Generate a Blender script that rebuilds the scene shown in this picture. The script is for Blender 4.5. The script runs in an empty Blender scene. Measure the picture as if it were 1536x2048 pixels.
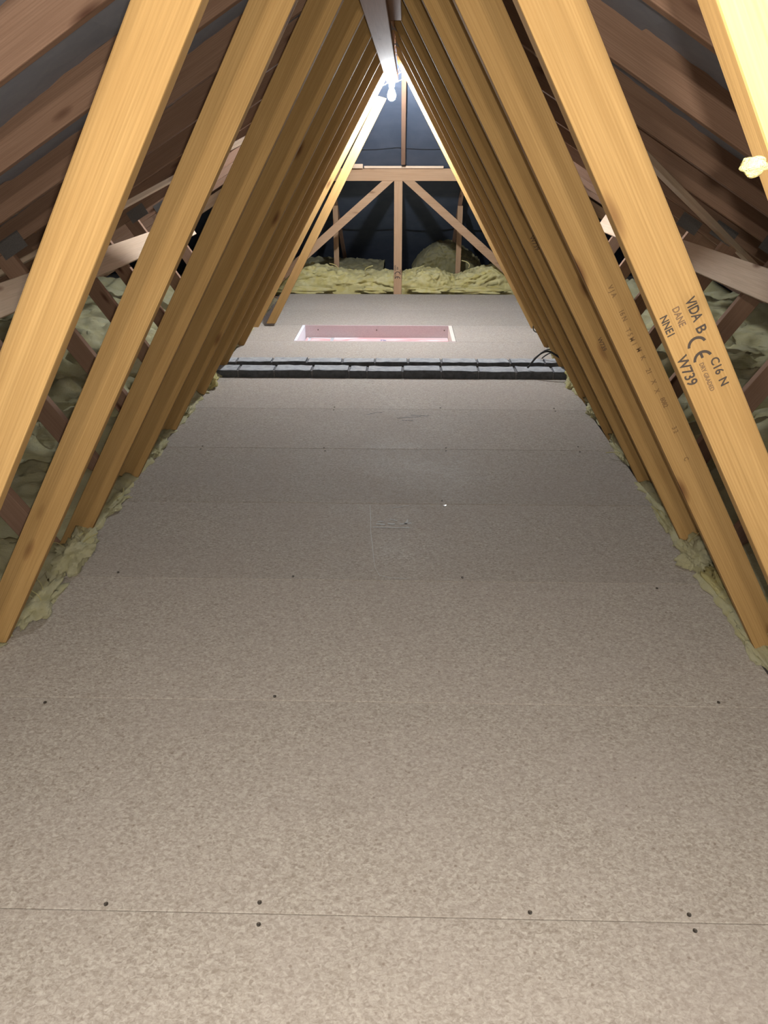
import bpy, bmesh, math, random
from mathutils import Vector, Matrix, noise
random.seed(7)
C = bpy.context.scene.collection
SC = bpy.context.scene
# ------------------------------------------------------------------ camera, world, light, exposure
TH = math.atan(734/1540); PS = math.atan(40*math.cos(TH)/1540)
cam = bpy.data.cameras.new('camera'); cam.sensor_fit = 'VERTICAL'; cam.sensor_height = 36; cam.lens = 36*1540/2048
cam.clip_start = 0.02
co = bpy.data.objects.new('camera', cam); C.objects.link(co)
co.location = (0, 0, 1.275); co.rotation_euler = (math.pi/2-TH, 0, PS); SC.camera = co
w = bpy.data.worlds.new('world'); SC.world = w; w.use_nodes = True
w.node_tree.nodes['Background'].inputs[0].default_value = (0.62, 0.66, 0.85, 1)
w.node_tree.nodes['Background'].inputs[1].default_value = 0.08
vs = SC.view_settings; vs.view_transform = 'Standard'; vs.look = 'None'; vs.gamma = 1; vs.use_curve_mapping = False
vs.exposure = 0.0
def light(name, loc, power, col, r):
    l = bpy.data.lights.new(name, 'POINT'); l.energy = power; l.color = col; l.shadow_soft_size = r
    o = bpy.data.objects.new(name, l); C.objects.link(o); o.location = loc; return o
light('rear_bulb_light', (-0.06, -0.32, 1.56), 62, (1.0, 0.92, 0.80), 0.02)     # the loft's other bulb, behind the photographer
light('phone_torch', (0.02, -0.02, 1.285), 78, (1.0, 0.935, 0.82), 0.006)       # the torch of the phone that takes the picture
# the bare bulb in view lights the far half through its own glowing mesh (see pendant_bulb)
AX = -0.06            # ridge axis
RZ = 1.835; TP = math.tan(math.radians(30))   # underside of rafters at the ridge, roof pitch
# ------------------------------------------------------------------ materials
def newmat(name, rough=0.8):
    m = bpy.data.materials.new(name); m.use_nodes = True
    b = m.node_tree.nodes['Principled BSDF']; b.inputs['Roughness'].default_value = rough
    return m, m.node_tree.nodes, m.node_tree.links, b
def mixc(N, L, fac, a, b, mode='MIX'):
    n = N.new('ShaderNodeMix'); n.data_type = 'RGBA'; n.blend_type = mode
    for i, v in ((0, fac), (6, a), (7, b)):
        if hasattr(v, 'is_output'): L.new(v, n.inputs[i])
        else: n.inputs[i].default_value = v if i == 0 else (*v, 1)
    return n.outputs[2]
def mapr(N, L, v, a, b, c=0, d=1):
    n = N.new('ShaderNodeMapRange'); L.new(v, n.inputs[0])
    for i, x in enumerate((a, b, c, d)): n.inputs[i+1].default_value = x
    return n.outputs[0]
def coords(N, L, scale, rnd=True, kind='Object'):
    t = N.new('ShaderNodeTexCoord'); v = t.outputs[kind]
    if rnd:
        oi = N.new('ShaderNodeObjectInfo'); mu = N.new('ShaderNodeVectorMath'); mu.operation = 'SCALE'
        cb = N.new('ShaderNodeCombineXYZ'); L.new(oi.outputs['Random'], cb.inputs[0]); L.new(oi.outputs['Random'], cb.inputs[1])
        cb.inputs[2].default_value = 0.3
        L.new(cb.outputs[0], mu.inputs[0]); mu.inputs['Scale'].default_value = 37
        ad = N.new('ShaderNodeVectorMath'); ad.operation = 'ADD'; L.new(v, ad.inputs[0]); L.new(mu.outputs[0], ad.inputs[1]); v = ad.outputs[0]
    m = N.new('ShaderNodeMapping'); L.new(v, m.inputs[0]); m.inputs['Scale'].default_value = scale
    return m.outputs[0]
def nz(N, L, vec, scale, detail=3, rough=.5, dist=0):
    n = N.new('ShaderNodeTexNoise'); L.new(vec, n.inputs['Vector']); n.inputs['Scale'].default_value = scale
    n.inputs['Detail'].default_value = detail; n.inputs['Roughness'].default_value = rough; n.inputs['Distortion'].default_value = dist
    return n.outputs['Fac']
def bump(N, L, b, h, s, d=0.001):
    n = N.new('ShaderNodeBump'); L.new(h, n.inputs['Height']); n.inputs['Strength'].default_value = s; n.inputs['Distance'].default_value = d
    L.new(n.outputs[0], b.inputs['Normal'])
def wood(name, light_c, dark_c, knot_c, rough=.8, sat=1):
    m, N, L, b = newmat(name, rough)
    v1 = coords(N, L, (0.7, 9, 9)); broad = nz(N, L, v1, 2.2, 3, .55, 1.2)
    v2 = coords(N, L, (1.2, 26, 26)); g = N.new('ShaderNodeTexWave'); g.wave_type = 'BANDS'; g.bands_direction = 'Y'
    L.new(coords(N, L, (0.35, 9, 3)), g.inputs['Vector']); g.inputs['Scale'].default_value = 7
    g.inputs['Distortion'].default_value = 5.5; g.inputs['Detail'].default_value = 2; g.inputs['Detail Scale'].default_value = 1.3
    fine = nz(N, L, coords(N, L, (3, 190, 190)), 1.6, 3, .6)
    c = mixc(N, L, mapr(N, L, broad, .35, .75, 0, .7), light_c, dark_c)
    c = mixc(N, L, mapr(N, L, g.outputs['Fac'], .35, 1, 0, .38), c, dark_c)
    c = mixc(N, L, mapr(N, L, fine, .35, .7, 0, .42), c, tuple(x*.72 for x in dark_c))
    vo = N.new('ShaderNodeTexVoronoi'); L.new(coords(N, L, (3.1, 11, 11)), vo.inputs['Vector']); vo.inputs['Scale'].default_value = 1.0
    kn = mapr(N, L, vo.outputs['Distance'], .05, .16, 1, 0)
    halo = mapr(N, L, vo.outputs['Distance'], .12, .34, .35, 0)
    c = mixc(N, L, halo, c, dark_c); c = mixc(N, L, kn, c, knot_c)
    oi = N.new('ShaderNodeObjectInfo'); hs = N.new('ShaderNodeHueSaturation'); L.new(c, hs.inputs['Color'])
    L.new(mapr(N, L, oi.outputs['Random'], 0, 1, .88, 1.08), hs.inputs['Value']); hs.inputs['Saturation'].default_value = sat
    L.new(hs.outputs[0], b.inputs['Base Color']); b.inputs['Specular IOR Level'].default_value = .08
    bump(N, L, b, fine, .35, .0008)
    return m
PINE = wood('pine', (.46, .29, .118), (.34, .20, .074), (.15, .07, .03))
RAFT = wood('brown_rafter_pine', (.37, .235, .165), (.28, .165, .11), (.12, .06, .04))
HIPW = wood('pinkish_hip_pine', (.40, .265, .165), (.31, .19, .11), (.13, .07, .04))
PALE = wood('pale_pine', (.72, .56, .42), (.58, .42, .29), (.26, .15, .10))
def m_board():
    m, N, L, b = newmat('chipboard', .62)
    v = coords(N, L, (1, 1, 1))
    fl1 = nz(N, L, coords(N, L, (.8, 1, 1)), 150, 4, .6, .8); fl2 = nz(N, L, v, 60, 3, .6, 1.5); cl = nz(N, L, v, 3.2, 4, .55)
    c = mixc(N, L, mapr(N, L, fl1, .32, .68), (.235, .20, .165), (.475, .435, .38))
    c = mixc(N, L, mapr(N, L, fl2, .45, .75, 0, .45), c, (.26, .22, .175))
    c = mixc(N, L, mapr(N, L, cl, .35, .7, 0, .35), c, (.36, .315, .285))
    vo = N.new('ShaderNodeTexVoronoi'); L.new(v, vo.inputs['Vector']); vo.inputs['Scale'].default_value = 34
    c = mixc(N, L, mapr(N, L, vo.outputs['Distance'], .06, .13, .55, 0), c, (.16, .12, .09))
    lw = nz(N, L, coords(N, L, (1, 5, 1)), 2.6, 5, .62, 1)
    c = mixc(N, L, mapr(N, L, lw, .62, .78, 0, .22), c, (.22, .19, .16))
    oi = N.new('ShaderNodeObjectInfo'); hs = N.new('ShaderNodeHueSaturation'); L.new(c, hs.inputs['Color'])
    L.new(mapr(N, L, oi.outputs['Random'], 0, 1, .90, 1.07), hs.inputs['Value']); L.new(hs.outputs[0], b.inputs['Base Color'])
    L.new(mapr(N, L, cl, .3, .7, .62, .8), b.inputs['Roughness']); b.inputs['Specular IOR Level'].default_value = .10
    bump(N, L, b, fl1, .25, .0008); return m
BOARD = m_board()
def simple(name, ca, cb, scale, rough=.9, bs=.3, bd=.003, detail=4, spec=.3, sc=(1, 1, 1), metal=0):
    m, N, L, b = newmat(name, rough); v = coords(N, L, sc); f = nz(N, L, v, scale, detail, .6, .5)
    L.new(mixc(N, L, mapr(N, L, f, .3, .7), ca, cb), b.inputs['Base Color']); b.inputs['Specular IOR Level'].default_value = spec
    b.inputs['Metallic'].default_value = metal
    if bs: bump(N, L, b, f, bs, bd)
    return m
FELT = simple('roofing_felt', (.26, .275, .33), (.31, .32, .37), 14, .8, .2, .002)
FELTD = simple('dark_felt', (.065, .085, .125), (.09, .11, .155), 5, .8, .2, .004)
BRICK = simple('dark_brick', (.055, .058, .064), (.10, .105, .115), 30, .9, .7, .004)
MORT = simple('mortar', (.16, .16, .165), (.10, .10, .105), 60, .95, .7, .004)
BED = simple('pale_bed_face', (.24, .25, .26), (.40, .41, .415), 26, .95, .7, .004)      # paler grey for the upward faces of the bricks
PLAST = simple('plasterboard', (.35, .34, .33), (.4, .39, .38), 20)
WHITE = simple('white_laminate', (.80, .82, .88), (.86, .87, .92), 10, .45, 0)
MDF = simple('pinkish_chipboard', (.42, .33, .33), (.50, .40, .40), 160, .75, .2, .0006)
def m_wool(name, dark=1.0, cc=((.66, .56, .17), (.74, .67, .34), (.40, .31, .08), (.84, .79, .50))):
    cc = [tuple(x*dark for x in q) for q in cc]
    m, N, L, b = newmat(name, 1.0)
    v = coords(N, L, (1, 1, 1)); big = nz(N, L, v, 7, 5, .6, 1.5); lay = nz(N, L, coords(N, L, (9, 9, 55)), 1.4, 5, .65, 1.8); fib = nz(N, L, v, 230, 3, .7, 2)
    c = mixc(N, L, mapr(N, L, big, .36, .66), cc[0], cc[1])
    c = mixc(N, L, mapr(N, L, lay, .56, .75, 0, .45), c, cc[2])
    c = mixc(N, L, mapr(N, L, fib, .35, .7, 0, .3), c, cc[3])
    L.new(c, b.inputs['Base Color']); b.inputs['Specular IOR Level'].default_value = .05
    b.inputs['Sheen Weight'].default_value = .15
    ad = N.new('ShaderNodeMath'); ad.operation = 'ADD'; L.new(lay, ad.inputs[0]); L.new(fib, ad.inputs[1]); bump(N, L, b, ad.outputs[0], .9, .010)
    return m
WOOL = m_wool('glass_wool', .95)
WOOLS = m_wool('pale_glass_wool', .9, ((.68, .62, .30), (.74, .70, .44), (.42, .35, .14), (.82, .78, .56)))
WOOLG = m_wool('shaded_glass_wool', .35)  # same wool with the dimness of the far eaves put into its colour
def flat(name, c, rough=.6, metal=0, spec=.4):
    m, N, L, b = newmat(name, rough); b.inputs['Metallic'].default_value = metal; b.inputs['Specular IOR Level'].default_value = spec
    f = nz(N, L, coords(N, L, (1, 1, 1)), 30, 2); L.new(mixc(N, L, f, c, tuple(x*.82 for x in c)), b.inputs['Base Color']); return m
INK = flat('stamp_ink', (.055, .04, .03), .8); INKF = flat('faded_ink', (.16, .095, .05), .8); FAINT = flat('faint_ink', (.22, .125, .05), .8)
SCREW = flat('screw_steel', (.10, .085, .07), .5, .6); BRIGHTSCREW = flat('bright_screw', (.75, .75, .75), .3, .9)
BLACK = flat('black_cable', (.018, .018, .02), .45); WCABLE = flat('white_cable', (.75, .75, .78), .4)
PLATE = simple('galvanised_plate', (.20, .18, .17), (.13, .12, .115), 220, .6, .6, .001, metal=.25)
SCUFF = simple('chalky_scuff', (.50, .51, .50), (.38, .38, .37), 300, .8, 0)
PINK = None
def m_pink():
    m, N, L, b = newmat('pink_board_film', .35)
    f = nz(N, L, coords(N, L, (1.2, 5, 1), False), 2.4, 3, .5, 1.4)
    c = mixc(N, L, mapr(N, L, f, .46, .58), (.74, .42, .42), (.82, .74, .74)); L.new(c, b.inputs['Base Color']); return m
PINK = m_pink()
m, N, L, b = newmat('bulb_glow', .3); BULB = m
b.inputs['Emission Color'].default_value = (.9, .95, 1, 1); b.inputs['Emission Strength'].default_value = 4500
# ------------------------------------------------------------------ helpers
def obj(name, me, mat, parent=None, loc=None, rot=None):
    if mat and not me.materials: me.materials.append(mat)
    o = bpy.data.objects.new(name, me); C.objects.link(o)
    if loc is not None: o.location = loc
    if rot is not None: o.rotation_euler = rot
    if parent: o.parent = parent
    return o
def thing(name, label, cat, loc=(0, 0, 0), group=None):
    o = bpy.data.objects.new(name, None); C.objects.link(o); o.location = loc; o.empty_display_size = .1
    return tag(o, label, cat, group)
def tag(o, label, cat, group=None):
    o['label'] = label; o['category'] = cat
    if group: o['group'] = group
    return o
def bm_mesh(bm, name, smooth=False):
    bmesh.ops.recalc_face_normals(bm, faces=bm.faces)
    me = bpy.data.meshes.new(name); bm.to_mesh(me); bm.free()
    if smooth: me.polygons.foreach_set('use_smooth', [True]*len(me.polygons))
    return me
def bev(bm, r, seg=2):
    if r: bmesh.ops.bevel(bm, geom=list(bm.edges), offset=r, segments=seg, profile=.6, affect='EDGES')
def box_me(name, x0, x1, y0, y1, z0, z1, r=0, seg=1):
    bm = bmesh.new(); bmesh.ops.create_cube(bm, size=1)
    bmesh.ops.scale(bm, vec=(x1-x0, y1-y0, z1-z0), verts=bm.verts)
    bmesh.ops.translate(bm, vec=((x0+x1)/2, (y0+y1)/2, (z0+z1)/2), verts=bm.verts); bev(bm, r, seg)
    return bm_mesh(bm, name)
def box(name, x0, x1, y0, y1, z0, z1, mat, parent=None, r=0, seg=1):
    c = Vector(((x0+x1)/2, (y0+y1)/2, (z0+z1)/2)); h = Vector((x1-x0, y1-y0, z1-z0))/2
    me = box_me(name, -h.x, h.x, -h.y, h.y, -h.z, h.z, r, seg)
    return obj(name, me, mat, parent, c if not parent else c-Vector(parent.location))
def prism(name, pts, y0, y1, mat, parent=None, r=.003, origin=(0, 0, 0), cuts=0, wob=0):
    """timber drawn in the truss plane (x,z); its own X axis runs along the grain (first to second point)"""
    a = Vector(pts[0]); d = Vector(pts[1])-a; ang = math.atan2(d.y, d.x)
    cx = sum(p[0] for p in pts)/len(pts); cz = sum(p[1] for p in pts)/len(pts); cy = (y0+y1)/2
    ca, sa = math.cos(-ang), math.sin(-ang); bm = bmesh.new(); A = []; B = []
    for x, z in pts:
        dx, dz = x-cx, z-cz; u, v = dx*ca-dz*sa, dx*sa+dz*ca
        A.append(bm.verts.new((u, y0-cy, v))); B.append(bm.verts.new((u, y1-cy, v)))
    n = len(pts); bm.faces.new(A); bm.faces.new(B[::-1])
    for i in range(n): bm.faces.new((A[i], B[i], B[(i+1) % n], A[(i+1) % n]))
    bmesh.ops.recalc_face_normals(bm, faces=bm.faces); bev(bm, r, 2)
    # grain: swap so Y is across the wide face
    me = bm_mesh(bm, name)
    # local axes: X along, Y thickness, Z width ; rotate mesh so Y = width
    me.transform(Matrix.Rotation(-math.pi/2, 4, 'X'))
    o = obj(name, me, mat, parent); ox = Vector(origin)
    M = Matrix.Translation(Vector((cx, cy, cz))-ox) @ Matrix.Rotation(-ang, 4, 'Y') @ Matrix.Rotation(math.pi/2, 4, 'X')
    o.matrix_local = M; return o
def bar2(p, q, wd):      # 4 corners of a plank centred on p->q in 2D
    p, q = Vector(p), Vector(q); d = (q-p).normalized(); n = Vector((-d.y, d.x))*wd/2
    return [tuple(p-n), tuple(q-n), tuple(q+n), tuple(p+n)]
def plank3(name, p, q, wd, th, up, mat, parent=None, r=.002):
    """rectangular timber from p to q; wd along the direction nearest to `up`, th across"""
    p, q = Vector(p), Vector(q); x = (q-p).normalized(); z = Vector(up); z = (z-x*z.dot(x)).normalized(); y = z.cross(x)
    ln = (q-p).length; me = box_me(name, -ln/2, ln/2, -wd/2, wd/2, -th/2, th/2, r, 1)
    # mesh Y = width -> z axis ; mesh Z = thickness -> -y axis
    o = obj(name, me, mat, parent)
    R = Matrix((x, z, x.cross(z))).transposed().to_4x4(); M = Matrix.Translation((p+q)/2) @ R
    o.matrix_local = (Matrix.Translation(-Vector(parent.location)) @ M) if parent else M
    return o
def tube(name, pts, r, mat, parent=None, res=3):
    cu = bpy.data.curves.new(name, 'CURVE'); cu.dimensions = '3D'; cu.bevel_depth = r; cu.bevel_resolution = res; cu.resolution_u = 8
    s = cu.splines.new('NURBS'); s.points.add(len(pts)-1); s.use_endpoint_u = True; s.order_u = 3
    for i, p in enumerate(pts): s.points[i].co = (*p, 1)
    t = bpy.data.objects.new(name, cu); C.objects.link(t); dg = bpy.context.evaluated_depsgraph_get(); dg.update()
    me = bpy.data.meshes.new_from_object(t.evaluated_get(dg)); bpy.data.objects.remove(t)
    o = obj(name, me, mat, parent); me.polygons.foreach_set('use_smooth', [True]*len(me.polygons)); return o
def lathe(name, prof, seg, mat, parent=None, loc=(0, 0, 0), rot=(0, 0, 0)):
    bm = bmesh.new(); rings = []
    for r, z in prof: rings.append([bm.verts.new((r*math.cos(2*math.pi*i/seg), r*math.sin(2*math.pi*i/seg), z)) for i in range(seg)])
    for a, b_ in zip(rings, rings[1:]):
        for i in range(seg): bm.faces.new((a[i], a[(i+1) % seg], b_[(i+1) % seg], b_[i]))
    bm.faces.new(rings[0]); bm.faces.new(rings[-1]); return obj(name, bm_mesh(bm, name, True), mat, parent, loc, rot)
_tx = {}
def text(name, s, size, loc, ang, mat, parent, wsquash=1.0):
    """stamped lettering lying in a vertical plane facing the camera; ang = reading direction in x,z"""
    cu = bpy.data.curves.new(name, 'FONT'); cu.body = s; cu.size = size; cu.align_x = 'CENTER'; cu.align_y = 'CENTER'; cu.extrude = .0002; cu.offset = size*.018; cu.resolution_u = 3
    t = bpy.data.objects.new(name, cu); C.objects.link(t); dg = bpy.context.evaluated_depsgraph_get(); dg.update()
    me = bpy.data.meshes.new_from_object(t.evaluated_get(dg)); bpy.data.objects.remove(t)
    me.transform(Matrix.Scale(wsquash, 4, (1, 0, 0)))
    o = obj(name, me, mat, None); M = Matrix.Translation(loc) @ Matrix.Rotation(-ang, 4, 'Y') @ Matrix.Rotation(math.pi/2, 4, 'X')
    if parent:
        bpy.context.view_layer.update(); o.parent = parent; o.matrix_local = parent.matrix_world.inverted() @ M
    else: o.matrix_world = M
    return o
# ------------------------------------------------------------------ setting: floor, roof felt, hip end
XL, XR = -1.13, 0.995
def struct(o): o['kind'] = 'structure'; return o
floor = struct(obj('floor', box_me('floor', -4.1, 4.0, -1.7, 10.1, -.16, -.145), PLAST))
def board(x0, x1, y0, y1, z=0.0):
    return box('floor_board', x0+.0015, x1-.0015, y0+.0012, y1-.0012, z-.018, z+random.uniform(-.0006, .0006), BOARD, floor, .0012)
js = [-0.245, .355, .955, 1.555, 2.158, 2.752, 3.354, 3.955, 4.556]
nb = []
for a, b_ in zip(js, js[1:]): nb.append(board(XL+random.uniform(-.012, .012), XR+random.uniform(-.01, .01), a, b_))
HX0, HX1, HY0, HY1 = -.782, .388, 5.52, 6.08
XL2, XR2 = -1.15, 1.045
board(XL2, XR2, 4.885, HY0-.0); board(XL2, HX0, HY0, HY1); board(HX1, XR2, HY0, HY1)
board(XL2+.01, XR2, HY1, 6.70); board(XL2-.01, XR2+.02, 6.70, 7.47)
screws = [(-.54, .967), (-.255, .977), (-.249, .932), (.246, .968), (.537, .97), (.537, .938), (-.317, 1.57), (.811, 1.573), (-.895, 1.533), (-.349, 2.177), (.205, 2.183), (.165, 2.781),
          (-.359, 3.361), (-.35, 3.322), (.21, 3.374), (.208, 3.335), (.828, 3.402), (.823, 3.336), (.818, 3.985), (.816, 3.935), (-.93, 3.37), (-.93, 3.33), (-.36, 3.98), (-.36, 3.93), (.21, 3.98), (-.93, 2.19), (.82, 2.13)]
sm = None
def screw(x, y, mat, r=.0036):
    bd = min((o for o in nb), key=lambda o: abs(o.location.y-y))
    pr = [(0.0012, .0002), (r*.55, .0004), (r, .0012), (r*1.15, .0013), (r*1.15, -.001)]
    bm = bmesh.new(); sg = 10; rings = [[bm.verts.new((q*math.cos(2*math.pi*i/sg), q*math.sin(2*math.pi*i/sg), z)) for i in range(sg)] for q, z in pr]
    for a, b2 in zip(rings, rings[1:]):
        for i in range(sg): bm.faces.new((a[i], a[(i+1) % sg], b2[(i+1) % sg], b2[i]))
    bm.faces.new(rings[0])
    o = obj('screw', bm_mesh(bm, 'screw'), mat, bd); o.location = (x-bd.location.x, y-bd.location.y, .0095)
    return o
for x, y in screws: screw(x, y, SCREW)
screw(.173, 2.738, BRIGHTSCREW, .006)['label'] = 'bright shiny screw head'
# scuffs on the floor board: thin chalky smears, and one long curved scratch
def smear(pts, wd, bd, mat=SCUFF, name='scuff_mark'):
    bm = bmesh.new(); pv = None
    for i, (x, y) in enumerate(pts):
        q = pts[min(i+1, len(pts)-1)]; p = pts[max(i-1, 0)]; d = Vector((q[0]-p[0], q[1]-p[1])).normalized(); n = Vector((-d.y, d.x))*wd*random.uniform(.35, .7)
        v = (bm.verts.new((x+n.x-bd.location.x, y+n.y-bd.location.y, .0098)), bm.verts.new((x-n.x-bd.location.x, y-n.y-bd.location.y, .0098)))
        if pv: bm.faces.new((pv[0], v[0], v[1], pv[1]))
        pv = v
    return obj(name, bm_mesh(bm, name), mat, bd)
bmid = nb[5]; bfr = nb[4]
def arc(p, q, n, j=.002): return [(p[0]+(q[0]-p[0])*i/n+random.uniform(-j, j), p[1]+(q[1]-p[1])*i/n+random.uniform(-j, j)) for i in range(n+1)]
smear([(-.119, 2.735), (-.112, 2.62), (-.107, 2.5), (-.097, 2.4), (-.09, 2.31), (-.082, 2.24), (-.066, 2.19), (-.03, 2.175), (.03, 2.172)], .0022, bfr)
smear(arc((-.1, 2.543), (.035, 2.54), 9, .001), .006, bfr); smear(arc((-.09, 2.568), (-.055, 2.565), 5), .012, bfr)
smear(arc((-.085, 2.59), (-.06, 2.59), 4), .007, bfr); smear(arc((-.045, 2.575), (-.02, 2.57), 4), .012, bfr); smear(arc((-.04, 2.61), (-.01, 2.60), 5), .008, bfr)
smear(arc((.0, 2.57), (.04, 2.58), 4), .010, bfr); smear(arc((.02, 2.57), (.03, 2.61), 4), .007, bfr); smear(arc((-.03, 2.71), (.03, 2.735), 5), .004, bfr)
for a in ((-.02, 3.80, .1, 3.83), (.0, 3.77, .06, 3.76), (-.18, 3.86, -.1, 3.9), (.05, 3.85, .14, 3.845)): smear(arc(a[:2], a[2:], 6, .006), .006, nb[7] if a[1] > 3.955 else nb[6], MORT, 'dark_mark')

# roof felt: courses lapped one over the other, sagging between the rafters
TY = [.58, 1.18, 1.78, 2.38, 2.98, 3.58, 4.18, 4.707, 5.38, 5.98]       # camera-side face of every truss
HIPY = 6.05; RT = .100; TZ = RT/math.cos(math.radians(30))
def sag(y): return -.022*abs(math.sin(math.pi*((y-.58) % .6)/.6)) if True else 0
ceiling = struct(bpy.data.objects.new('ceiling', None)); C.objects.link(ceiling); ceiling.location = (AX, 0, 2.0)
def felt_course(side, s0, s1, mat):
    """main slope: s = distance out from the ridge measured level; the sheet follows the hip line at its far end"""
    bm = bmesh.new(); ny = 150; ns = 9; g = []
    for i in range(ny+1):
        row = []
        for k in range(ns+1):
            s = s0+(s1-s0)*k/ns; yend = HIPY+s; y = -1.7+(yend+1.7)*i/ny
            z = RZ+TZ+.004-s*TP + sag(y)*(.5+.5*math.sin(math.pi*min(1, (k+1)/ns))) + (.010 if k == ns else 0)*0
            z -= .014*(k/ns)*(1 if mat else 1)      # lower edge laps under the course below
            z += .010*noise.noise(Vector((y*1.7, s*2.3, side)))
            row.append(bm.verts.new((side*s, y, z-2.0)))
        g.append(row)
    for i in range(ny):
        for k in range(ns): bm.faces.new((g[i][k], g[i+1][k], g[i+1][k+1], g[i][k+1]))
    return obj('felt_sheet', bm_mesh(bm, 'felt_sheet', True), mat, ceiling)
edges_ = [-.0, .62, 1.29, 1.96, 2.63, 3.9]
for side in (-1, 1):
    for a, b_ in zip(edges_, edges_[1:]): felt_course(side, max(0, a), b_+.06 if b_ < 3.4 else b_, FELT)
def hip_course(t0, t1):
    bm = bmesh.new(); n = 60; g = []
    for k in range(7):
        t = t0+(t1-t0)*k/6; row = []
        for i in range(n+1):
            x = -t+2*t*i/n if t > 0 else 0.0001*i
            z = RZ+TZ+.004-t*TP-.014*k/6-.018*abs(math.sin(math.pi*((x) % .6)/.6))+.008*noise.noise(Vector((x*2, t*2, 9)))
            row.append(bm.verts.new((x, HIPY+t, z-2.0)))
        g.append(row)
    for k in range(6):
        for i in range(n): bm.faces.new((g[k][i], g[k+1][i], g[k+1][i+1], g[k][i+1]))
    return obj('felt_sheet', bm_mesh(bm, 'felt_sheet', True), FELTD, ceiling)
for a, b_ in zip([0.001, .46, 1.13, 1.8, 2.47], [.5, 1.18, 1.85, 2.52, 3.95]): hip_course(a, b_)
# ------------------------------------------------------------------ party wall: two leaves of dark brick with a cavity
def brick_leaf(name, y0, y1, joints, ztop, seed):
    rnd = random.Random(seed); x0, x1 = joints[0], joints[-1]
    lf = struct(box(name, x0-.002, x1+.002, y0+.007, y1-.007, -.142, ztop-.006, MORT, None, .002))
    for row in range(2):
        zt = ztop-row*.075
        for a, b_ in zip(joints, joints[1:]):
            if row: a += .05; b_ += .05
            h = Vector(((b_-a)/2-.005, (y1-y0)/2, .0325)); bm = bmesh.new(); bmesh.ops.create_cube(bm, size=2)
            bmesh.ops.subdivide_edges(bm, edges=[e for e in bm.edges if abs((e.verts[0].co-e.verts[1].co).x) > 1], cuts=5, use_grid_fill=True)
            for v in bm.verts:
                v.co = Vector((v.co.x*h.x, v.co.y*h.y, v.co.z*h.z)); k = Vector((v.co.x*22+a*9, v.co.y*22, v.co.z*22+seed))
                v.co += Vector((noise.noise(k), noise.noise(k+Vector((5, 5, 5))), noise.noise(k+Vector((9, 1, 3)))))*.0045
            bev(bm, .003, 1)
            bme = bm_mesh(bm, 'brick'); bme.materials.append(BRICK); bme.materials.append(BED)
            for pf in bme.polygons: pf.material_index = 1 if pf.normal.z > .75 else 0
            o = obj('brick', bme, BRICK, lf)
            o.location = Vector(((a+b_)/2, (y0+y1)/2+rnd.uniform(-.003, .003), zt-.0325+rnd.uniform(-.002, .003)))-lf.location
            o.rotation_euler = (0, rnd.uniform(-.012, .012), rnd.uniform(-.008, .008))
    return lf
j1 = [-1.44, -1.222, -.997, -.776, -.545, -.32, -.21, .006, .239, .464, .69, .915, 1.14, 1.365]
j2 = [-1.50, -1.27, -1.045, -.82, -.598, -.375, -.17, .04, .248, .474, .68, .895, 1.12, 1.345]
brick_leaf('wall_near_leaf', 4.566, 4.686, j1, .043, 3); brick_leaf('wall_far_leaf', 4.765, 4.872, j2, .045, 8)
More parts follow.
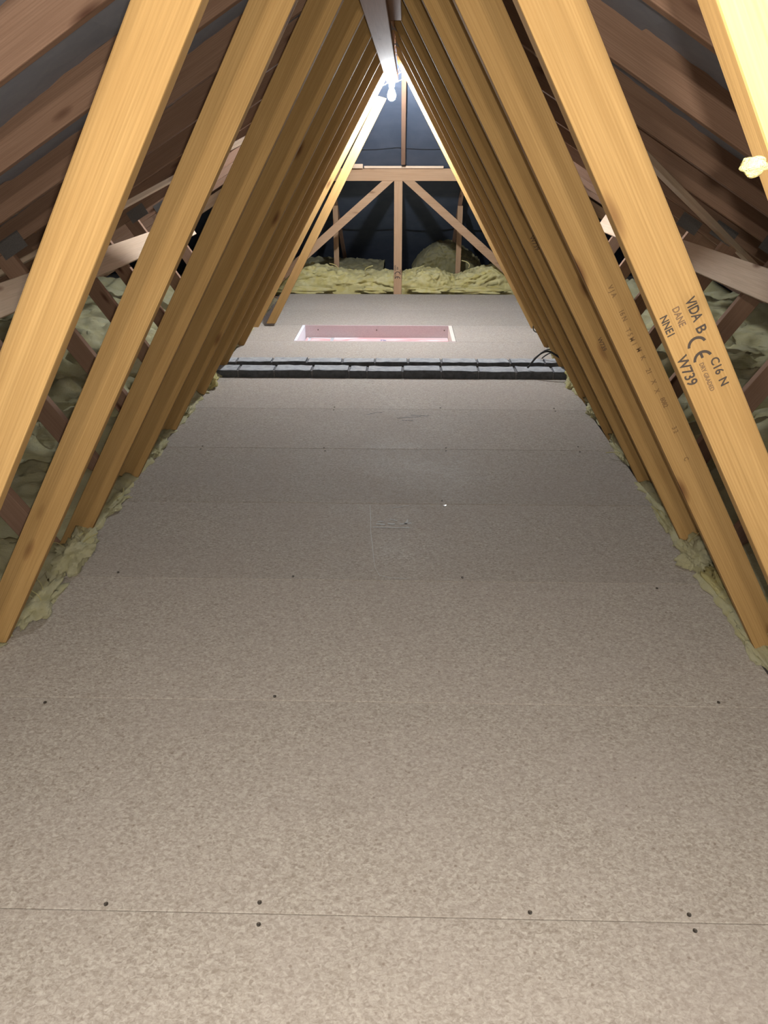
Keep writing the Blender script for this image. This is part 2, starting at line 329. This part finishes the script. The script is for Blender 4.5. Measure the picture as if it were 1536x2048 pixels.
# ------------------------------------------------------------------ trusses
TT = .035
def X(xr): return AX+xr
def plate(parent, name, cx, cz, wx, wz, y, ang=0, org=None):
    return prism(name, bar2((cx-wx/2*math.cos(ang), cz-wx/2*math.sin(ang)), (cx+wx/2*math.cos(ang), cz+wx/2*math.sin(ang)), wz), y-.0012, y, PLATE, parent, 0, org)
ww_default = .078
def truss(Y, label, ww=(.078, .078), stampers=None, webs=True):
    org = (AX, Y+TT/2, 0); t = thing('roof_truss', label, 'roof truss', org, 'trussed rafters along the loft')
    y0, y1 = Y, Y+TT; parts = {}
    for side in (-1, 1):
        zt = lambda s: RZ-s*TP
        pts = [(X(side*.003), zt(.003)), (X(side*3.42), zt(3.42)), (X(side*3.42), zt(3.42)+TZ), (X(side*.003), zt(.003)+TZ)]
        parts['rafter', side] = prism('rafter', pts, y0, y1, RAFT, t, .003, org)
        w_ = ww[0] if side < 0 else ww[1]; hw = w_/math.cos(math.atan(.588))/2
        zb = -.03; sh = .005 if side > 0 and abs(Y-1.18) < .01 else 0; cx = lambda z: .588*(1.87-z)-sh      # one web sits a little inboard
        # inner web: scissors-cut where it meets the rafter and its partner
        pts = [(X(side*(cx(zb)-hw)), zb), (X(side*max(.001, cx(1.77)-hw)), 1.77), (X(side*.001), RZ-.012), (X(side*(.02)), RZ-.02*TP-.001), (X(side*(cx(RZ-.065)+hw)), RZ-TP*(cx(RZ-.065)+hw)-.001), (X(side*(cx(zb)+hw)), zb)]
        parts['web', side] = prism('web', pts, y0, y1, PINE, t, .003, org)
        a = (X(side*1.19), -.03); b_ = (X(side*1.745), RZ-1.745*TP-.004)
        pts = bar2(a, b_, .09); pts[1] = (pts[1][0], RZ-abs(pts[1][0]-AX)*TP-.001); pts[2] = (pts[2][0], RZ-abs(pts[2][0]-AX)*TP-.001)
        parts['outer', side] = prism('web', pts, y0, y1, RAFT, t, .003, org)  # darker rafter wood here paints in the shade on the outer webs
        plate(t, 'nail_plate', X(side*1.69), RZ-.965, .13, .075, y0, -side*math.radians(30), org)
        plate(t, 'nail_plate', X(side*.065), RZ-.01, .11, .075, y0, -side*math.radians(30), org)
        plate(t, 'nail_plate', X(side*1.14), -.075, .18, .075, y0, 0, org)
    for a, b_ in ([(X(-3.35), X(3.35))] if abs(Y-5.98) > .01 else [(X(-3.35), HX0-.03), (HX1+.03, X(3.35))]):   # trimmed around the hatch
        prism('bottom_chord', [(a, -.12), (b_, -.12), (b_, -.028), (a, -.028)], y0, y1, PINE, t, .003, org)
    return t, parts
names = ['orange pine roof truss whose web fills the top right corner, nearest the camera',
 'roof truss with black stamped lettering on its right web',
 'second truss in full view, faint print running down its right web',
 'third truss in full view, left foot beside the large yellow wool tuft',
 'fourth truss in full view, brownish webs standing half hidden behind the third',
 'fifth truss in full view, dark webs about one board in front of the wall',
 'dark truss standing on the last board before the brick wall',
 'truss standing in the cavity between the two brick leaves',
 'dark truss whose webs cross the front corners of the hatch deck',
 'truss lit bright yellow by the bulb, in line with the floor hatch']
T = []
for Y, nm in zip(TY, names): T.append(truss(Y, nm, (.080, .073) if abs(Y-1.18) < .01 else (.078, .078)))
# trusses behind the photographer are outside the picture and left out
bpy.context.view_layer.update()
# stamps
r1 = T[1][1]['web', 1]; yy = 1.18-.0004; an = -math.atan2(1, .588)
def st(s, size, x, z, web=r1, mat=INK, y=yy, sq=1., a=an): return text('stamp', s, size, (x, y, z), a, mat, web, sq)
st('VIDA', .0215, 0.4350, 1.0530, sq=.76); st('B', .0215, 0.4510, 1.0240); st('W739', .0225, 0.4410, 0.9590, sq=.90)
st('C16', .0180, 0.4850, 0.9680, sq=.95); st('N', .0180, 0.5000, 0.9430); st('NNE1', .0165, 0.4000, 1.0270, sq=.86)
st('DANE', .0150, 0.4150, 1.0420, mat=INKF, sq=.8); st('DRY GRADED', .0096, 0.4730, 0.9500, mat=INKF, sq=.85)
def ce(x, z, s, web, y, mat=INK, a=an):
    bm = bmesh.new()
    def arcm(cx, cy, r, a0, a1, w=.17):
        pv = None
        for i in range(13):
            t = math.radians(a0+(a1-a0)*i/12); v = [bm.verts.new((cx+q*math.cos(t), cy+q*math.sin(t), 0)) for q in (r-w/2, r+w/2)]
            if pv: bm.faces.new((pv[0], v[0], v[1], pv[1]))
            pv = v
    arcm(-.35, 0, .5, 100, 260); arcm(.62, 0, .5, 100, 260)
    vv = [bm.verts.new(p) for p in ((.2, -.08, 0), (.5, -.08, 0), (.5, .08, 0), (.2, .08, 0))]; bm.faces.new(vv)
    bmesh.ops.scale(bm, vec=(s, s, s), verts=bm.verts); me = bm_mesh(bm, 'stamp'); o = obj('stamp', me, mat)
    M = Matrix.Translation((x, y, z)) @ Matrix.Rotation(-a, 4, 'Y') @ Matrix.Rotation(math.pi/2, 4, 'X')
    o.parent = web; o.matrix_local = web.matrix_world.inverted() @ M
ce(0.4550, 0.9910, .0255, r1, yy)
r2 = T[2][1]['web', 1]
for s, x, z in (('V J A', 0.469, 0.979), ('16 N', 0.500, 0.926), ('T 5 M 1', 0.525, 0.877), ('M', 0.547, 0.848), ('K', 0.559, 0.829), ('21', 0.577, 0.797), ('X', 0.592, 0.772), ('X', 0.603, 0.750), ('8082', 0.624, 0.722), ('3 2', 0.661, 0.654), ('C', 0.700, 0.579)):
    st(s, .016, x, z, r2, FAINT, 1.78-.0004, .85)
r3 = T[3][1]['web', 1]; st('W739', .018, X(.588*(1.87-.72)), .72, r3, INKF, 2.38-.0004)
for k, z in ((4, .95), (9, .97)):
    st('W739', .022, X(.588*(1.87-z)), z, T[k][1]['web', 1], INKF, TY[k]-.0004)
ce(X(1.35), 1.17, .045, T[2][1]['rafter', 1], 1.78-.0004, INKF, -math.radians(30))
st('C16', .03, X(1.36), 1.13, T[2][1]['rafter', 1], INKF, 1.78-.0004, 1, -math.radians(30))
st('IM1', .017, X(.588*(1.87-1.335))+.004, 1.335, T[0][1]['web', 1], INKF, .58-.0004, 1, 0)
# rough splinter tuft caught on the nearest web
def blob(name, mat, c, s, seed, parent=None, amp=.35, fr=3.0, sub=3):
    bm = bmesh.new(); bmesh.ops.create_icosphere(bm, subdivisions=sub, radius=1)
    for v in bm.verts:
        k = v.co*fr*.5+Vector((seed*3.1, seed, 0)); d = 1+amp*noise.noise(k)+amp*.5*abs(noise.noise(k*2.3))+amp*.25*noise.noise(k*5)
        v.co = Vector((v.co.x*s[0], v.co.y*s[1], v.co.z*s[2]))*d
    return obj(name, bm_mesh(bm, name, True), mat, parent, c)
def curl(c, L_, seed, mat, parent):
    rd = random.Random(seed); p = Vector((0, 0, 0)); pts = [p.copy()]; d = Vector((rd.uniform(-1, 1), rd.uniform(-.6, .2), rd.uniform(.2, 1))).normalized()
    for i in range(4): d = (d+Vector((rd.uniform(-.6, .6),)*1+(rd.uniform(-.6, .6), rd.uniform(-.5, .4)))).normalized(); p += d*L_/4; pts.append(p.copy())
    return tube('strand', pts, .0016, mat, parent, 1)
tf = blob('wool_tuft', m_wool('white_wool', 1.05), (.236, .575, 1.262), (.009, .006, .006), 4)
tag(tf, 'small white tuft of wool caught on the edge of the nearest right web', 'insulation')
# extra timber on the lit truss
eb = prism('timber_packer', [(-.185-.56*1.56, .02), (-.185, 1.58), (-.123, 1.565), (-.123-.56*1.545, .02)], 6.017, 6.052, PINE, None, .003)
tag(eb, 'yellow lit timber doubled against the left web behind the bulb, square cut top', 'timber')
# ridge binders
o = plank3('ridge_binder', (-.105, .4, 1.668), (-.080, 5.82, 1.668), .076, .035, (1, 0, 0), RAFT)
tag(o, 'long level timber under the ridge running back to the bulb', 'timber')
o = plank3('ridge_binder', (-.045, .4, 1.72), (-.04, 3.50, 1.72), .052, .022, (1, 0, 0), RAFT)
tag(o, 'short upper ridge timber ending above and right of the long one', 'timber')
# longitudinal binders on the outer webs
def binder(side, p, q, label):
    o = plank3('longitudinal_brace', p, q, .118, .025, (side*.53, 0, .85), PALE); tag(o, label, 'brace')
binder(-1, (-1.545, .2, .735), (-1.545, 5.9, .735), 'pale knotty brace board crossing the outer webs on the left')
binder(1, (1.425, .2, .778), (1.425, 5.9, .778), 'pale knotty brace board crossing the outer webs on the right')
def rafter_brace(side, s0, y0, s1, y1, label):
    f = lambda s, y: (X(side*s), y, RZ-s*TP-.0135)
    o = plank3('diagonal_brace', f(s0, y0), f(s1, y1), .075, .024, (0, 1, 0), PALE); tag(o, label, 'brace')
rafter_brace(1, .50, 2.83, 2.65, 5.15, 'thin diagonal brace nailed under the right rafters')
rafter_brace(-1, .45, 5.60, 2.2, 3.65, 'thin diagonal brace nailed under the left rafters')
# ------------------------------------------------------------------ hip end
def hip_truss(Y, zt0, zt1, label, mat=HIPW, diag=True, cat='roof truss', post_w=.075):
    org = (AX, Y, 0); t = thing('hip_truss', label, cat, org)
    half = (RZ-zt0)/TP
    prism('top_chord', [(X(-half), zt0), (X(half), zt0), (X(half), zt1), (X(-half), zt1)], Y, Y+TT, mat, t, .003, org)
    for s in (-1, 1):
        z0 = RZ-half*TP; e = 3.3
        prism('rafter', [(X(s*half), z0-.10), (X(s*e), RZ-e*TP-.10), (X(s*e), RZ-e*TP), (X(s*half), z0)], Y, Y+TT, mat, t, .003, org)
    prism('bottom_chord', [(X(-3.3), -.12), (X(3.3), -.12), (X(3.3), -.028), (X(-3.3), -.028)], Y, Y+TT, mat, t, .003, org)
    if diag:
        prism('king_post', bar2((-.047, -.028), (-.047, zt0), post_w), Y, Y+TT, mat, t, .003, org)
        for s in (-1, 1): prism('strut', [(-.047+s*.04, zt0), (-.047+s*.145, zt0), (-.047+s*1.37, -.028), (-.047+s*1.25, -.028)], Y, Y+TT, mat, t, .003, org)
    else:
        for s in (-1, 1): prism('post', bar2((-.05+s*.6, -.028), (-.05+s*.6, zt0), .05), Y, Y+TT, mat, t, .002, org)
    return t
ht = hip_truss(7.475, .985, 1.087, 'flat topped hip truss with king post and two struts at the far end')
bpy.context.view_layer.update()
kp = [c for c in ht.children if c.name.startswith('king_post')][0]
st('VIDA', .022, -.022, .20, kp, INK, 7.4746, 1, -math.pi/2); ce(-.048, .165, .045, kp, 7.4746, INK, -math.pi/2); st('W739', .022, -.072, .17, kp, INK, 7.4746, 1, -math.pi/2); st('NNE1', .022, -.072, .235, kp, INK, 7.4746, 1, -math.pi/2); st('AB', .022, -.05, .235, kp, INK, 7.4746, 1, -math.pi/2)
for xp, nm in ((-.66, 'left'), (.55, 'right')):
    o = prism('hanger_post', bar2((xp, -.02), (xp, .745), .05), 7.99, 8.02, HIPW, None, .002); tag(o, 'thin post behind the far insulation, %s of the king post' % nm, 'post')
# packing pieces lying on the top chord
o = box('timber_offcut', -.352, .352, 7.455, 7.53, 1.088, 1.108, PALE, None, .003); tag(o, 'long pale batten lying on top of the far flat beam', 'timber')
o = box('timber_offcut', -.50, -.36, 7.43, 7.53, 1.088, 1.125, PALE, None, .003); tag(o, 'short pale block on the left end of the far flat beam', 'timber')
# hip jack rafter on centre and its neighbours
def jack(xc, label, y0=HIPY+.05, y1=9.2):
    f = lambda y: RZ-(y-HIPY)*TP
    o = plank3('hip_jack_rafter', (xc, y0, f(y0)+.105), (xc, y1, f(y1)+.105), .10, .035, (0, 0, 1), RAFT); tag(o, label, 'rafter')
jack(-.005, 'dark jack rafter coming down the middle of the far hip slope', HIPY+.05, 7.40)
jack(-.66, 'dark jack rafter left of centre on the far hip slope', HIPY+.66); jack(.55, 'dark jack rafter right of centre on the far hip slope', HIPY+.66)
for s, nm in ((-1, 'left'), (1, 'right')):
    o = plank3('hip_rafter', (AX+s*.03, HIPY+.06, RZ+.07), (AX+s*3.3, HIPY+3.3, RZ-3.3*TP+.07), .14, .04, (0, 0, 1), RAFT); tag(o, 'diagonal hip rafter running down to the far %s corner' % nm, 'rafter')
    for y in (6.59, 7.19):
        s0 = y-HIPY+.08; f = lambda q: RZ-q*TP
        o = prism('jack_rafter', [(X(s*s0), f(s0)), (X(s*3.4), f(3.4)), (X(s*3.4), f(3.4)+TZ), (X(s*s0), f(s0)+TZ)], y, y+TT, RAFT, None, .003)
        tag(o, 'short jack rafter on the %s slope, %s' % (nm, {6.59: 'midway from lit truss to king post', 7.19: 'just before the king post truss'}[y]), 'rafter')
# ------------------------------------------------------------------ hatch in the far deck
hl = thing('hatch_lining', 'shallow rectangular floor hatch lining, white left side and pinkish back', 'hatch', ((HX0+HX1)/2, (HY0+HY1)/2, -.1))
box('back_panel', HX0, HX1, HY1-.018, HY1-.002, -.112, -.0005, MDF, hl, .001)
box('front_panel', HX0, HX1, HY0+.002, HY0+.018, -.112, -.001, MDF, hl, .001)
p_ = box('side_panel', HX0+.001, HX0+.022, HY0+.019, HY1-.019, -.112, .001, WHITE, hl, .001); p_['label'] = 'white side panel'
p_ = box('side_panel', HX1-.028, HX1-.001, HY0+.019, HY1-.019, -.112, .001, simple('pale_board', (.66, .58, .50), (.7, .62, .55), 60), hl, .001); p_['label'] = 'pale side panel'
box('film_board', HX0+.03, HX1-.03, HY0+.022, HY1-.022, -.112, -.094, PINK, hl, .002)
fb = [c for c in hl.children if c.name.startswith('film_board')][0]; fb['label'] = 'pink and white film covered bottom board'
TAPE = flat('clear_tape', (.72, .74, .78), .2)
for k, (a, b_, c, d) in enumerate([(HX0+.05, HX0+.24, HY1-.05, HY1-.035), (HX0+.225, HX0+.25, HY1-.2, HY1-.03), (HX0+.05, HX0+.07, HY1-.2, HY1-.03)]):
    o = box('tape_strip', a, b_, c, d, -.0935, -.0925, TAPE, hl)
for k in (-.66, -.20, .33):
    o = lathe('screw', [(.001, 0), (.005, 0), (.005, .002)], 8, SCREW, hl, (k-hl.location.x, HY1-.0185-hl.location.y, -.035-hl.location.z), (math.pi/2, 0, 0))
cu = text('print_mark', '7k', .05, (0, 0, 0), 0, flat('blue_print', (.12, .2, .42)), None); cu.parent = hl; cu.matrix_local = Matrix.Translation((.05, .16, .0075))
# ------------------------------------------------------------------ glass wool
def batt(side, y0, y1, xe, seed, label, group=None, zoff=0., mat=None):
    """loft quilt between two trusses; its ragged lip spills onto the board edge"""
    nx = 84; ny = 26; bm = bmesh.new(); g = []; W = 2.15
    for i in range(ny+1):
        fy = i/ny; row = []; ey = math.sin(math.pi*min(1, max(0, fy)))**.35 if 0 < fy < 1 else 0
        rag = .006+.030*(noise.noise(Vector((y0*3+fy*1.9, seed, 2)))+.45)+.026*noise.noise(Vector((fy*11+seed, 1, 2)))+.014*noise.noise(Vector((fy*29+seed, 1, 2)))
        for k in range(nx+1):
            fx = (k/nx)**1.5; xo = -rag+fx*(W+rag); yext = .0 if xo < .85 else .016
            y = y0-yext+(y1-y0+2*yext)*fy; p = Vector((xo*2.0+seed*7, y*2.6, seed))
            big = noise.noise(p); fold = 1-abs(noise.noise(p*1.9+Vector((3, 1, 7))))*2; fine = noise.noise(p*6); ff = noise.noise(p*14)
            grow = min(1, max(0, (xo+rag)/.05))**.5
            z = .004+grow*((.014 if xo < .03 else .014+min(.02, (xo-.03)*.3))+.05*max(0, big+.25)*min(1, .5+xo*3)+min(xo, .9)*.15+.035*fold*min(1, .25+xo*3)+.036*fine*min(1, .3+2*xo)+.018*ff+.010*noise.noise(p*27))
            z = max(z, .003)+zoff
            zr = RZ-(xe_abs(side, xe)+xo)*TP-.04
            z = min(z, max(zr, -.1))
            edge = ey; z = -.10+(z+.10)*(1 if xo < .0 else (.55+.45*edge)) if xo > .03 else (z if 0.02 < fy < .98 else min(z, .006))
            yj = .010*noise.noise(Vector((xo*7, fy*7, seed)))
            row.append(bm.verts.new((xe+side*xo, y+(yj if 0 < fy < 1 else 0), z)))
        g.append(row)
    for i in range(ny):
        for k in range(nx): bm.faces.new((g[i][k], g[i+1][k], g[i+1][k+1], g[i][k+1]))
    bd_ = [e for e in bm.edges if e.is_boundary]; r = bmesh.ops.extrude_edge_only(bm, edges=bd_)
    for v in [v for v in r['geom'] if isinstance(v, bmesh.types.BMVert)]: v.co.z = min(v.co.z-.002, max(-.135, -.135) if abs(v.co.x-xe) > .001 and side*(v.co.x-xe) > 0.002 else .0012)
    c = Vector((xe+side*.9, (y0+y1)/2, 0)); bmesh.ops.translate(bm, vec=-c, verts=bm.verts)
    o = obj('insulation_batt', bm_mesh(bm, 'insulation_batt', True), mat or WOOLS, None, c); tag(o, label, 'insulation', group); return o
def xe_abs(side, xe): return abs(xe-AX)
where = ['beside the photographer', 'between the corner truss and the stamped truss', 'behind the stamped truss', 'between second and third full trusses', 'between third and fourth full trusses', 'behind the fourth full truss', 'behind the fifth full truss', 'against the near brick leaf', 'between bricks and lit truss', 'behind the lit truss', 'under the second jack rafter', 'beside the far king post truss']
YB = TY+[6.58, 7.18]
seed = 1
for side, xe, nm in ((-1, XL-.001, 'left'), (1, XR+.003, 'right')):
    ys = [-.02]+YB
    for i, (a, b_) in enumerate(zip(ys, ys[1:])):
        seed += 1; far = a > 4.6; x_ = (xe+(.030 if side > 0 and a in (2.98, 3.58) else 0)) if not far else (XL2-.012 if side < 0 else XR2+.022)
        lab = 'glass wool quilt in the %s eaves, %s' % (nm, where[i])
        batt(side, a+TT+.001, b_-.001, x_, seed*1.37, lab, None)
# loose tufts and torn lips along the board edges
tuf = [(-1.10, 2.28, .055, .085, .05, 'big pale wool tuft round the foot of the third left web'), (-1.11, 1.98, .05, .14, .022, 'flattened wool strip along the left board edge in the near corner'),
 (-1.12, 2.70, .035, .09, .02, 'low wool lip on the left edge between third and fourth feet'), (-1.12, 3.3, .03, .10, .025, 'low wool lip on the left edge beside the middle joint'),
 (-1.115, 4.35, .04, .08, .045, 'bright yellow wool tuft on the left edge near the bricks'), (-1.13, 3.85, .03, .08, .03, 'grey wool tuft on the left edge before the bricks'),
 (1.0, 2.30, .055, .07, .05, 'pale wool tuft at the foot of the right web half way down the edge'), (1.02, 2.08, .04, .10, .035, 'loose yellow wool tuft on the right edge below the web foot'),
 (1.0, 1.82, .03, .10, .02, 'thin wool lip on the right edge at the picture border'), (.99, 2.62, .025, .12, .022, 'narrow wool strip on the right edge beside the fourth board'),
 (1.0, 3.30, .022, .10, .02, 'narrow wool strip on the right edge beside the fifth board'), (.995, 3.88, .025, .06, .03, 'white fluffy wool scrap on the right edge, third from the wall'),
 (1.02, 4.42, .05, .10, .065, 'large yellow wool clump at the right end of the brick wall'), (1.03, 5.08, .045, .12, .06, 'bright wool tuft beyond the right end of the bricks'),
 (1.05, 5.75, .03, .10, .04, 'small wool tuft on the right edge beside the hatch'), (1.06, 1.55, .05, .08, .03, 'wool scrap just outside the right border')]
for i, (x, y, a, b_, c, lb) in enumerate(tuf[:-1]):
    o = blob('wool_tuft', WOOLS if i not in (4, 7, 12, 13) else WOOL, (x, y, c*.55), (a*.85, b_, c*.9), i+2, None, .8, 3.6, 5); tag(o, lb, 'insulation')
    for k in range(3):
        q = curl(None, .07, i*10+k, WOOL, o); q.location = (random.uniform(-.6, .6)*a, random.uniform(-.7, .7)*b_, c*.5)
# far rolls: layered quilt standing up behind the king post
def roll(x0, x1, ya, yb, hz, seed, label, mat=None, z0=-.02):
    nx = 130; prof = []; bm = bmesh.new(); g = []; nn = 60
    for i in range(nx+1):
        fx = i/nx; x = x0+(x1-x0)*fx; e = (max(0.02, math.sin(math.pi*fx)))**.22; row = []; H = hz(fx)*(.82+.18*e)
        for k in range(nn+1):
            t = k/nn; a = math.pi*t
            cy = -abs(math.cos(a))**.55*math.copysign(1, math.cos(a)); cz = max(0, math.sin(a))**.42
            y = (ya+yb)/2+cy*(yb-ya)/2; z = z0+(H-z0)*cz
            p = Vector((x*3, y*3+seed, z*9)); n1 = noise.noise(p); lay = noise.noise(Vector((x*1.5+seed, 1, z*38+3*noise.noise(Vector((x*4, seed, 0)))))); n3 = noise.noise(p*5)
            fr = 1-t*1.6 if t < .6 else 0
            y += -.045*n1-.040*lay*max(0, fr)-.026*n3-.012*noise.noise(p*13); z += (.038*n1+.026*n3)*cz+.018*noise.noise(p*11)*cz
            row.append(bm.verts.new((x+.01*n3, y, max(z, .001 if y < 7.472 else -.02))))
        g.append(row)
    for i in range(nx):
        for k in range(nn): bm.faces.new((g[i][k], g[i+1][k], g[i+1][k+1], g[i][k+1]))
    bm.faces.new(g[0]); bm.faces.new(g[-1][::-1])
    c = Vector(((x0+x1)/2, (ya+yb)/2, 0)); bmesh.ops.translate(bm, vec=-c, verts=bm.verts)
    o = obj('insulation_roll', bm_mesh(bm, 'insulation_roll', True), mat or WOOL, None, c); tag(o, label, 'insulation'); return o
roll(-1.32, .02, 7.535, 7.98, lambda f: .235-.075*f+.02*math.sin(7*f), 1.3, 'yellow layered wool quilt left of the far king post')
roll(-.02, .54, 7.535, 7.98, lambda f: .165+.02*math.sin(3*f)-.05*f**3, 4.3, 'yellow layered wool quilt between king post and the dip on its right')
roll(.50, 1.30, 7.535, 7.98, lambda f: .14+.12*math.sin(min(1, f*1.3)*1.57), 8.3, 'yellow wool quilt right of the dip, under the right strut')
for i, (a, b_) in enumerate([(-1.25, -.72), (-.40, -.12), (.1, .42), (.5, .95)]):
    o = blob('wool_tuft', WOOL, ((a+b_)/2, 7.50, .030), ((b_-a)/2, .035, .028), 30+i, None, .7, 4, 4)
    tag(o, ['torn wool strip under the left far quilt', 'small wool scrap just left of the king post foot', 'small wool scrap right of the king post foot', 'torn wool strip under the right far quilt'][i], 'insulation')
for i, (x, z, ln) in enumerate([(-.62, .22, .12), (.13, .20, .10), (.62, .25, .10), (-.35, .2, .06)]):
    q = tube('wool_strand', [(x, 7.56, z-.02), (x+.03*(-1)**i, 7.54, z+.03), (x+.07*(-1)**(i+1), 7.53, z+.05)], .004, WOOL)
    tag(q, ['curled wool strand on the left far quilt', 'upright wool strand right of the king post', 'curled wool strand on top of the right far quilt', 'short wool strand left of the king post'][i], 'insulation')
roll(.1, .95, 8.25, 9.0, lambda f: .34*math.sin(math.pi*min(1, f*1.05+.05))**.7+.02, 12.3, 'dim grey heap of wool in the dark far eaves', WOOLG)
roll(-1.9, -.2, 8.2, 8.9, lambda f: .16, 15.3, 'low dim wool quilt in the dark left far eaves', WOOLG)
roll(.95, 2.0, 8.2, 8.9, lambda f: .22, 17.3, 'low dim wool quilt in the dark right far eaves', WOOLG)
# ------------------------------------------------------------------ bulb, holder, cables
lamp = thing('pendant_bulb', 'bare lit bulb in a white holder at the end of the ridge timber', 'lamp', (-.083, 5.68, 1.652))
lathe('lamp_holder', [(.012, .03), (.026, .028), (.028, .0), (.020, -.02), (.018, -.038)], 20, WCABLE, lamp, (0, 0, 0))
bl = lathe('bulb', [(.010, 0), (.013, -.01), (.020, -.025), (.027, -.045), (.027, -.058), (.020, -.074), (.008, -.082)], 20, BULB, lamp, (0, 0, -.036)); bl.visible_shadow = True
lathe('ceiling_rose', [(.042, .03), (.042, .018), (.034, .008), (.01, .004)], 24, WCABLE, lamp, (-.022, .02, .005))
for k, pts in enumerate([[(0, 0, .02), (.05, -.02, .03), (.09, .02, .09), (.05, .03, .14), (.02, .02, .2)], [(0, 0, -.01), (.05, -.03, -.01), (.10, -.02, .03), (.13, 0, .05)],
                         [(0, 0, .0), (-.05, -.02, -.03), (-.10, .0, -.045)], [(.01, 0, 0), (.04, -.02, .06), (.07, .0, .10), (.06, .02, .18)], [(.01, 0, .0), (.07, -.03, .05), (.05, .0, .10)]]):
    tube('flex', pts, .0024, WCABLE, lamp, 2)
def cable(pts, label, r=.0045, mat=BLACK):
    o = tube('cable', pts, r, mat); tag(o, label, 'cable')
cable([(.76, 4.60, .058), (.775, 4.60, .075), (.80, 4.60, .115), (.84, 4.61, .15), (.885, 4.62, .158), (.93, 4.62, .13), (.99, 4.66, .09), (1.08, 4.70, .05)], 'black cable looping up over the right end of the brick wall', .006)
cable([(.84, 4.90, .03), (.88, 4.86, .09), (.93, 4.80, .13), (.97, 4.75, .12), (1.05, 4.74, .06)], 'thin black cable behind the looping one at the wall end')
cable([(.885, 4.84, .055), (.93, 4.84, .10), (.97, 4.80, .11)], 'short black cable end beside the wall loop', .004)
cable([(.905, 5.6, .30), (.906, 5.6, .265), (.919, 5.6, .195), (.951, 5.6, .149), (.995, 5.6, .135), (1.06, 5.62, .15)], 'black cable hanging beside the foot of the lit right web')
cable([(1.0, 5.7, .12), (.977, 5.7, .104), (.958, 5.7, .079), (.964, 5.7, .045), (.985, 5.7, .032), (1.013, 5.7, .031)], 'small curled black cable below the hanging one', .004)
cable([(1.22, 2.5, .70), (1.25, 2.45, .55), (1.23, 2.42, .42), (1.27, 2.4, .2)], 'black cable dangling behind the stamped right web')
